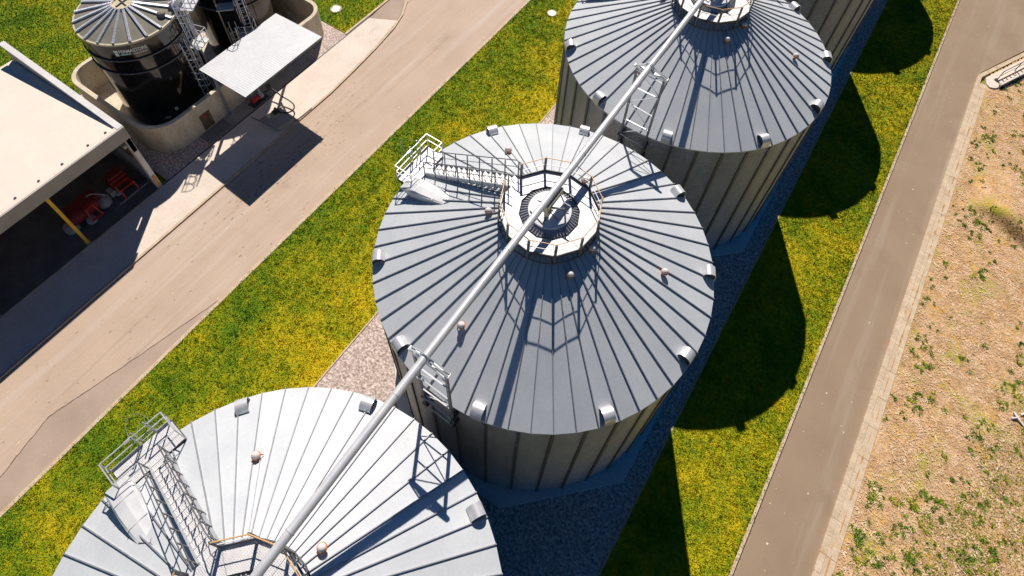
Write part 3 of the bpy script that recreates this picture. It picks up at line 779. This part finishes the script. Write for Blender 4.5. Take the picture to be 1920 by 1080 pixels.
for y in (-4.93, -10.1, -15.85, -21.6, -27.4):
    dx = .55 if y > -6 else 0
    b = MB(); b.box2((SF - .3 - dx, y - .09, .06), (SF - .12 - dx, y + .09, 5.7)); p_ = place(b, 'roof_post', 'yellow')
    b = MB(); b.box2((SF - .36 - dx, y - .15, -.03), (SF - .06 - dx, y + .15, .06)); o = b.build('base_plate', 'slab', p_)
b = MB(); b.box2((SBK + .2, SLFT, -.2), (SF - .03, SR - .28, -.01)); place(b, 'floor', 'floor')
b = MB(); b.box2((SF - .03, SLFT, -.2), (SF + .06, SR - .25, .012)); place(b, 'door_sill', 'kerb')
b = MB()
for y in (-5.25, -10.1, -15.85, -21.6): b.box2((SBK + .2, y - .08, 4.25), (SF - .3, y + .08, 4.5))
place(b, 'roof_beam', 'fascia')

# machines parked in the shed
mc = empty('rotary_mower', 'red farm mower with grey end drums, parked behind the yellow shed post', 'mower', (-27.5, -8.7, 0))
b = MB(); b.lathe([(.01, -1.25), (.42, -1.25), (.46, -.9), (.46, .35), (.40, .7), (.01, .72)], 16)
rotm = Matrix.Rotation(R_(90), 4, 'X')
b.v = [tuple(Vector((0, 0, .62)) + (Matrix.Rotation(R_(-90), 3, 'X') @ Vector(p))) for p in b.v]
o = b.build('mower_body', 'redd', mc, 40); o.location = (.05, -.1, 0)
for y, x in ((-1.35, .15), (.95, .1)):
    b = MB(); b.lathe([(.02, .05), (.42, .05), (.45, .2), (.42, .48), (.25, .56), (.02, .57)], 18); o = b.build('end_drum', 'mgrey', mc, 40); o.location = (x, y, 0)
b = MB(); b.lathe([(.02, .0), (.30, .0), (.32, .12), (.2, .42), (.02, .45)], 14); o = b.build('end_drum', 'mgrey', mc, 40); o.location = (.55, -.3, .02)
b = MB()
for y in (-.35, .35): b.bar((.1, y, .2), (.55, y * .6, 1.15), .08, .1); b.bar((.55, y * .6, 1.15), (.95, y, .35), .08, .1)
b.bar((.55, -.25, 1.15), (.55, .25, 1.15), .1, .1); b.bar((.1, -1.1, .95), (.3, .4, 1.05), .08, .08); b.bar((.9, -.4, .4), (.9, .4, .4), .1, .1)
b.build('hitch_frame', 'red', mc)
b = MB(); b.box2((-.75, -1.0, .5), (.0, .9, 1.05)); b.box2((-.7, -.9, .1), (-.1, -.1, .5)); b.build('crop_cover', 'redd', mc)
b = MB(); b.tube([(-.3, .4, 1.15), (-.1, .7, 1.25), (.2, 1.0, 1.1), (.35, 1.2, .9)], .04, 8); b.build('drive_shaft_guard', 'mgrey', mc, 50)
hf = empty('seed_drill', 'bright red frame with a dull red hopper, parked nearest the pale corner column', 'implement', (-27.2, -6.3, 0))
b = MB()
for y in (-.42, .42): b.bar((-.1, y, .75), (.42, y * 1.1, .72), .1, .1); b.bar((.42, y * 1.1, .75), (.62, y * 1.15, .03), .1, .1); b.bar((-.1, y, .75), (-.1, y, .02), .08, .08)
b.bar((-.1, -.5, .78), (-.1, .5, .78), .12, .12); b.bar((.42, -.5, .75), (.42, .5, .75), .1, .1)
b.build('tow_frame', 'red', hf)
b = MB(); b.prism(rect(-1.0, -.6, -.25, .55), .35, 1.1); b.prism(rect(-.95, -.5, -.4, .5), 1.1, 1.3); b.build('hopper', 'redd', hf)
b = MB(); b.box2((-.55, -.95, .15), (-.05, -.62, .6)); b.lathe([(.01, .1), (.2, .1), (.2, .35), (.01, .35)], 12, c=(-.1, -.55)); b.build('gearbox', 'mgrey', hf)
b = MB(); b.bar((.62, -1.0, .03), (.62, 1.15, .03), .08, .06); b.build('ground_bar', 'mgrey', hf)
b = MB(); b.bar((-.05, -.48, .82), (.4, -.52, .8), .06, .05); b.build('side_flash', 'yellow', hf)

# ------------------------------------------------------------------ bund wall round the two tanks
def rrect(x0, y0, x1, y1, rs, n=8):
    out = []
    for (cx, cy, a0, r) in ((x1 - rs[0], y0 + rs[0], -90, rs[0]), (x1 - rs[1], y1 - rs[1], 0, rs[1]), (x0 + rs[2], y1 - rs[2], 90, rs[2]), (x0 + rs[3], y0 + rs[3], 180, rs[3])):
        for i in range(n + 1): a_ = R_(a0 + 90 * i / n); out.append((cx + r * math.cos(a_), cy + r * math.sin(a_)))
    return out
bd = empty('bund_wall', 'tall concrete bund wall with rounded corners enclosing the two black tanks', 'wall', (-31.7, 4.4, 0))
def bset(o): o.location = (31.7, -4.4, 0); return o
RS = [2.1, 1.4, 1.4, 1.5]
po = rrect(-36.5, -3.42, -26.92, 12.2, RS); pi_ = rrect(-36.22, -3.14, -27.2, 11.92, [max(.3, r - .28) for r in RS])
b = MB(); k = len(po); ZW = 2.5
vs_ = [(x, y, -.1) for x, y in po] + [(x, y, ZW) for x, y in po] + [(x, y, ZW) for x, y in pi_] + [(x, y, -.1) for x, y in pi_]
fs_ = []
for i in range(k):
    j = (i + 1) % k
    fs_ += [(i, j, k + j, k + i), (k + i, k + j, 2 * k + j, 2 * k + i), (2 * k + i, 2 * k + j, 3 * k + j, 3 * k + i)]
b.add(vs_, fs_); bset(b.build('wall', 'bund', bd, 30))
b = MB(); b.prism(pi_, -.15, .06); bset(b.build('bund_floor', 'bund', bd))
b = MB(); b.box2((-26.93, -.16, .12), (-26.875, .66, 1.55)); dr_ = bset(b.build('access_panel', 'door', bd))
b = MB(); b.add([(-26.868, .2, 1.16), (-26.868, .34, 1.16), (-26.868, .34, 1.3), (-26.868, .2, 1.3)], [(0, 1, 2, 3)]); b.build('warning_mark', 'red', dr_)
b = MB()
for y in (-1.2, 3.9, 6.4, 9.0): b.box2((-26.925, y - .015, .0), (-26.912, y + .015, ZW - .01))
bset(b.build('wall_joint', 'padc', bd))

# ------------------------------------------------------------------ black enamel tanks
def text_mesh(s, size, c, R, az, z, mname, name, parent, width=None):
    cu = bpy.data.curves.new('txt', 'FONT'); cu.body = s; cu.size = size; cu.align_x = 'LEFT'; cu.resolution_u = 3
    cu.offset = size * .022
    o = bpy.data.objects.new('txt', cu); COL.objects.link(o)
    dg = bpy.context.evaluated_depsgraph_get(); me = bpy.data.meshes.new_from_object(o.evaluated_get(dg)); bpy.data.objects.remove(o)
    # split long edges is not needed at this size; bend onto the shell
    xs = [v.co.x for v in me.vertices]; w0 = max(xs) - min(xs); f_ = (width / w0) if width else 1
    for v in me.vertices:
        a_ = R_(az) + (v.co.x - min(xs)) * f_ / R
        v.co = ((R + .015) * math.cos(a_), (R + .015) * math.sin(a_), z + v.co.y)
    me.materials.clear(); me.materials.append(M[mname]); me.name = name
    ob = bpy.data.objects.new(name, me); COL.objects.link(ob); ob.parent = parent; return ob
def tank(label, c, ladders, logo):
    T = empty('storage_tank', label, 'tank', (*c, .06), group='black storage tanks inside the bund')
    R, Z = 3.1, 7.74
    b = MB(); b.lathe([(R, 0), (R, Z)], 72); sh = b.build('shell', 'black', T, 40)
    for z in (6.4, 5.25):
        b = MB(); b.lathe([(R + .01, z - .05), (R + .09, z - .05), (R + .09, z + .03), (R + .01, z + .03)], 72); b.build('stiffening_ring', 'post', T)
    b = MB(); b.lathe([(R + .01, Z - .1), (R + .06, Z - .1), (R + .06, Z + .04), (R - .05, Z + .05)], 72); b.build('rim', 'cream', T)
    b = MB(); b.lathe([(R - .04, Z + .045), (.62, Z + .62)], 72); rf_ = b.build('tank_roof', 'membrane', T, 60)
    b = MB(); b.lathe([(.66, Z + .58), (.66, Z + .74), (.56, Z + .74), (.56, Z + .6)], 32); b.disc(.56, Z + .66, 32)
    hb = b.build('roof_hub', 'cream', T, 30)
    b = MB(); b.bar((-.5, .1, Z + .72), (.5, -.05, Z + .72), .05, .05); b.bar((.05, -.5, Z + .715), (-.05, .5, Z + .715), .05, .05); b.build('hub_cross', 'dark', hb)
    bm_ = None
    for k in range(20):
        a_ = 4 + 18 * k
        if bm_ is None:
            b = MB()
            p, q = Vector((.66, 0, Z + .70)), Vector((R + .02, 0, Z + .13))
            b.bar(p, q, .13, .05)
            for s2 in (-.06, .06): b.bar(p + Vector((0, s2, -.06)), q + Vector((0, s2, -.06)), .02, .1)
            for i in range(24):
                f_ = (i + .5) / 24; m_ = p.lerp(q, f_) + Vector((0, 0, .035)); b.box(m_, (.035, .125, .03))
            bm_ = b.build('roof_beam', 'beam', T); bm_.rotation_euler.z = R_(a_); continue
        o = bm_.copy(); COL.objects.link(o); o.rotation_euler.z = R_(a_)
    b = MB(); b.lathe([(.24, Z + .1), (.26, Z + .34), (.2, Z + .42), (.02, Z + .45)], 18, c=pol(2.5, 22)); b.build('dome_vent', 'membrane', T, 45)
    for (az, z0, z1, zc, plat) in ladders:
        def P(dr, ds, z): # radial, sideways
            a_ = R_(az); return ((R + dr) * math.cos(a_) - ds * math.sin(a_), (R + dr) * math.sin(a_) + ds * math.cos(a_), z)
        b = MB()
        for s2 in (-.22, .22): b.bar(P(.2, s2, z0), P(.2, s2, z1 + .9), .05, .04)
        z = z0 + .2
        while z < z1: b.bar(P(.2, -.22, z), P(.2, .22, z), .03, .03); z += .36
        for z in (z0 + .4, (z0 + z1) / 2, z1 - .2):
            for s2 in (-.22, .22): b.bar(P(0, s2, z), P(.2, s2, z), .04, .04)
        ld = b.build('caged_ladder', 'vent', T)
        b = MB(); hp = [(.2 + .68 * math.sin(t), -.36 * math.cos(t)) for t in np.linspace(0, PI, 11)]
        z = zc; zs = []
        while z < z1 + .95: zs.append(z); z += .62
        for z in zs: b.tube([P(x, y, z) for x, y in hp], .026, 5)
        for x, y in hp[1:11:3]: b.bar(P(x, y, zs[0]), P(x, y, zs[-1]), .03, .02)
        b.build('ladder_cage', 'vent', ld)
        if not plat: continue
        b = MB(); s0, s1 = .35, 1.5
        vs_ = [P(.05, s0, z1), P(1.0, s0, z1), P(1.0, s1, z1), P(.05, s1, z1)]
        b.add(vs_ + [(x, y, z - .06) for x, y, z in vs_], [(0, 1, 2, 3), (7, 6, 5, 4), (0, 4, 5, 1), (1, 5, 6, 2), (2, 6, 7, 3), (3, 7, 4, 0)])
        b.bar(P(0, s0 + .1, z1 - .9), P(.9, s0 + .1, z1 - .08), .06, .06); b.bar(P(0, s1 - .1, z1 - .9), P(.9, s1 - .1, z1 - .08), .06, .06)
        pf = b.build('rest_platform', 'steel', T)
        b = MB()
        for zz_ in (.5, 1.0):
            b.tube([P(.1, s1, z1 + zz_), P(1.0, s1, z1 + zz_), P(1.0, s0, z1 + zz_)], .03, 6)
        for q in (P(.1, s1, 0), P(1.0, s1, 0), P(1.0, (s0 + s1) / 2, 0), P(1.0, s0, 0)): b.bar((q[0], q[1], z1), (q[0], q[1], z1 + 1.0), .05, .05)
        b.build('platform_rail', 'vent', pf)
    if logo:
        lg = text_mesh('PERMASTORE', .36, c, R, -49.3, 7.02, 'letter', 'maker_lettering', sh, 1.62)
        text_mesh('TANKS & SILOS', .17, c, R, -36.5, 6.80, 'letter', 'small_lettering', sh, .9)
        b = MB()
        def patch(a0, a1, z0, z1):
            n = 6; o = len(b.v)
            for i in range(n + 1):
                a_ = R_(a0 + (a1 - a0) * i / n)
                for z in (z0, z1): b.v.append(((R + .014) * math.cos(a_), (R + .014) * math.sin(a_), z))
            for i in range(n): b.face((o + 2 * i, o + 2 * i + 2, o + 2 * i + 3, o + 2 * i + 1))
        for i in range(4): patch(-54.6, -50.4, 6.80 + i * .125, 6.80 + i * .125 + .10)
        b.build('bar_emblem', 'letter', sh)
        b = MB(); patch(-49.2, -37.6, 6.84, 6.95); b.build('name_underline', 'mint', sh)
    return T
T1 = tank('black enamelled tank with lettering on its side and bright radial roof beams', (-31.73, .8), [(17, .3, 5.25, 2.3, 1), (31, 5.2, 7.75, 6.0, 1)], True)
b = MB()
for k in range(9):
    p = pol(3.0 + rng.uniform(-.25, .2), 38 + k * 1.6); b.lathe([(.02, 7.75), (.15, 7.78), (.14, 7.98 + .12 * (k % 3)), (.03, 8.06 + .12 * (k % 3))], 10, c=p)
b.tube([(*pol(3.0, 36), 8.2), (*pol(3.25, 42), 8.35), (*pol(3.3, 50), 8.0), (*pol(3.2, 50), 5)], .09, 8); b.tube([(*pol(2.7, 40), 8.15), (*pol(3.3, 45), 8.15)], .12, 10)
b.build('vent_valve', 'vent', T1, 50)
b = MB(); b.tube([(*pol(3.25, 44), 7.9), (*pol(3.25, 44), .2)], .07, 8); b.tube([(*pol(3.2, 36), 5.1), (*pol(3.2, 36), .2)], .05, 8); b.build('down_pipe', 'vent', T1, 50)
b = MB(); b.box2((-.2, -.02, .0), (.2, .03, .12)); o = b.build('name_plate', 'mgrey', T1); o.location = (*pol(3.13, -38), .7); o.rotation_euler.z = R_(52)
b = MB(); b.box2((-.1, -.02, .0), (.1, .03, .28)); o = b.build('hazard_plate', 'letter', T1); o.location = (*pol(3.13, -24), 1.2); o.rotation_euler.z = R_(66)
T2 = tank('black enamelled tank behind the white canopy, its roof beyond the top edge', (-31.7, 8.3), [(-46, .3, 3.4, 2.6, 1), (-29, 3.3, 7.7, 4.4, 0)], False)
b = MB(); b.tube([(*pol(3.2, -57), 6.2), (*pol(3.2, -57), .2)], .05, 8); b.build('down_pipe', 'cream', T2, 50)
b = MB(); b.box2((3.1, -.55, 5.8), (3.9, .55, 5.86)); o = b.build('valve_platform', 'vent', T2); o.rotation_euler.z = R_(-45)

# ------------------------------------------------------------------ canopy and pump gear beside the bund
cn = empty('pump_canopy', 'white corrugated canopy on slim blue grey posts beside the bund wall', 'canopy', (-26.72, 4.7, 0))
def cset(o): o.location = (26.72, -4.7, 0); return o
CX0, CX1, CY0, CY1 = -27.08, -22.6, 1.35, 8.08
def zcn(x): return 4.82 + (x - CX0) / (CX1 - CX0) * .24
b = MB(); nc = 40; ns = 8
for side in (0, 1):
    o = len(b.v)
    for i in range(nc * ns + 1):
        y = CY0 + (CY1 - CY0) * i / (nc * ns); dz = .0045 * math.cos(2 * PI * i / ns) - side * .02
        for x in (CX0, CX1): b.v.append((x, y, zcn(x) + dz))
    for i in range(nc * ns):
        f_ = (o + 2 * i, o + 2 * i + 1, o + 2 * i + 3, o + 2 * i + 2); b.face(f_ if not side else f_[::-1])
cset(b.build('roof_sheet', 'canopy', cn, 80))
b = MB()
for i in range(4):
    x = CX0 + .25 + i * 1.32; b.bar((x, CY0 + .05, zcn(x) - .09), (x, CY1 - .05, zcn(x) - .09), .07, .12)
for y in (1.84, 7.55): b.bar((CX0 + .05, y, zcn(CX0) - .24), (CX1 - .1, y, zcn(CX1) - .24), .1, .18)
cset(b.build('roof_frame', 'bluepost', cn))
for y in (1.84, 7.55):
    b = MB(); b.box2((-26.79, y - .075, .0), (-26.64, y + .075, 4.63)); p_ = cset(b.build('canopy_post', 'bluepost', cn))
    b = MB(); b.box2((-26.9, y - .17, -.008), (-26.52, y + .17, .02)); b.build('base_plate', 'steel', p_)
    b = MB(); b.bar((-26.7, y, 3.6), (-25.5, y, 4.6), .08, .08); b.build('knee_brace', 'bluepost', p_)
b = MB(); b.prism([(-24.5, 2.66), (-24.2, 4.16), (-22.62, 4.13), (-22.86, 2.7)], -.1, .3)
tag(b.build('pump_plinth', 'slab'), 'low grey concrete plinth at the kerb below the white canopy', 'plinth')
pg = empty('pump_set', 'small pump with red motor and pale pipework under the white canopy', 'pump', (-26.1, 3.9, 0))
b = MB(); b.box2((-.3, -.7, -.01), (.3, .7, .1)); b.build('base_frame', 'dark', pg)
b = MB(); b.tube([(0, -.55, .36), (0, .05, .36)], .2, 14); b.build('motor', 'red', pg, 40)
b = MB(); b.tube([(0, .12, .36), (0, .42, .36)], .24, 14); b.tube([(0, .27, .5), (0, .27, 1.2), (-.6, .27, 1.2)], .07, 10); b.build('pump_casing', 'mgrey', pg, 40)
b = MB(); b.tube([(0, .42, .36), (.1, 1.0, .36), (.15, 1.0, .75)], .08, 10); b.lathe([(.02, .74), (.17, .75), (.17, .8), (.02, .81)], 14, c=(.15, 1.0)); b.build('valve', 'dark', pg, 40)
b = MB()
pts_h = [(-25.95, 4.9, .75), (-25.4, 4.95, .62), (-24.7, 4.9, .5), (-24.05, 4.98, .42), (-23.5, 4.95, .36), (-23.2, 4.65, .34), (-23.2, 4.3, .35), (-23.4, 4.02, .38), (-23.75, 3.82, .42), (-24.05, 3.8, .45)]
def smooth_path(p, it=2):
    p = [Vector(q) for q in p]
    for _ in range(it):
        o = [p[0]]
        for a_, c_ in zip(p[:-1], p[1:]): o += [a_.lerp(c_, .25), a_.lerp(c_, .75)]
        p = o + [p[-1]]
    return p
b.tube(smooth_path(pts_h), .05, 8)
hs = tag(b.build('filling_hose', 'hose', None, 60), 'black hose looping from the pump to the plinth', 'hose')
vb = empty('hose_coupling', 'dark hose coupling with a round white gauge on the plinth', 'coupling', (-24.1, 3.7, .3))
b = MB(); b.box2((-.18, -.2, 0), (.2, .25, .12)); b.tube([(0, 0, .1), (0, .05, .3), (.0, .15, .32)], .1, 10); b.build('coupling_body', 'dark', vb, 40)
b = MB(); b.lathe([(.02, .0), (.17, .0), (.17, .09), (.12, .11), (.01, .11)], 20, c=(-.05, -.55)); gd = b.build('gauge', 'cream', vb, 40)
b = MB(); b.disc(.075, .115, 16, c=(-.05, -.55)); b.build('gauge_face', 'white', gd)
b = MB()
for q in (((-24.62, 2.62, .1), (-24.15, 4.5, .1)), ((-22.55, 4.05, .06), (-22.5, 5.6, .06))): b.tube(q, .03, 6)
b.tube([(-25.35, 2.5, .05), (-24.55, 2.62, .05), (-24.5, 3.4, .12)], .03, 6)
tag(b.build('kerb_pipe', 'post', None, 50), 'thin grey pipe lying by the plinth along the kerb', 'pipe')

# ------------------------------------------------------------------ small things
def manhole(x, y, label, r=.33):
    t = empty('manhole_cover', label, 'manhole', (x, y, 0), group='manhole covers in the lawns')
    b = MB(); b.lathe([(r + .16, 0.0), (r + .14, .05), (r, .055), (r, .03)], 28); b.build('concrete_collar', 'kerb', t, 40)
    b = MB(); b.disc(r, .045, 28); b.lathe([(r * .55, .046), (r * .55, .06), (r * .45, .06), (r * .45, .046)], 28); b.build('lid', 'steel', t, 40)
manhole(-28.49, 14.4, 'round manhole cover in the grass beyond the bund wall')
manhole(-13.9, 24.42, 'round manhole cover in the lawn strip between road and silos', .26)
b = MB()
for p in (((23.55, 12.0, .05), (23.75, 11.75, .1), (24.15, 11.5, .05)), ((23.75, 11.75, .1), (23.5, 11.55, .05)), ((23.9, 12.05, .06), (24.1, 12.3, .1), (24.6, 12.4, .06))):
    b.tube(p, .055, 6)
tag(b.build('white_scrap', 'bone', None, 60), 'white forked scrap lying in the weeds at the right edge', 'scrap')
# headwall with grating and black handrail at the lane corner
hw = empty('drain_headwall', 'pale concrete drain headwall with a black handrail at the lane corner', 'headwall', (17.3, 38.2, 0), math.atan2(d_.y, d_.x))
def hp_(s, q, z): return (s, -q, z)     # s along, q away from the lane
b = MB(); nose = [(.25 - .35, .35), (-.55, .62), (-.62, .95), (-.35, 1.22), (.1, 1.3)]
poly = [(14, -.14 + .28), (0, .14)] + nose[1:] + [(14, 1.3)]
b.prism([(x, -q) for x, q in poly][::-1], -.2, .02); b.build('base_slab', 'conc', hw)
b = MB(); b.bar(hp_(.1, 1.24, .1), hp_(14, 1.24, .1), .14, .26); b.bar(hp_(.5, .78, .07), hp_(14, .78, .07), .08, .12); b.build('side_wall', 'conc', hw)
b = MB()
for i in range(30): b.bar(hp_(.45 + i * .45, .84, .035), hp_(.45 + i * .45, 1.15, .035), .07, .03)
b.build('channel_grating', 'crack', hw)
b = MB()
b.tube([hp_(.5, .72, .02), hp_(.5, .72, 1.0), hp_(14, .72, 1.0)], .03, 6)
b.tube([hp_(.5, .72, .5), hp_(14, .72, .5)], .02, 6)
for s2 in (2.6, 4.7, 6.8): b.bar(hp_(s2, .72, .02), hp_(s2, .72, 1.0), .05, .05)
b.box2((.36, -.86, .02), (.64, -.58, .1))
b.build('handrail', 'dark', hw)
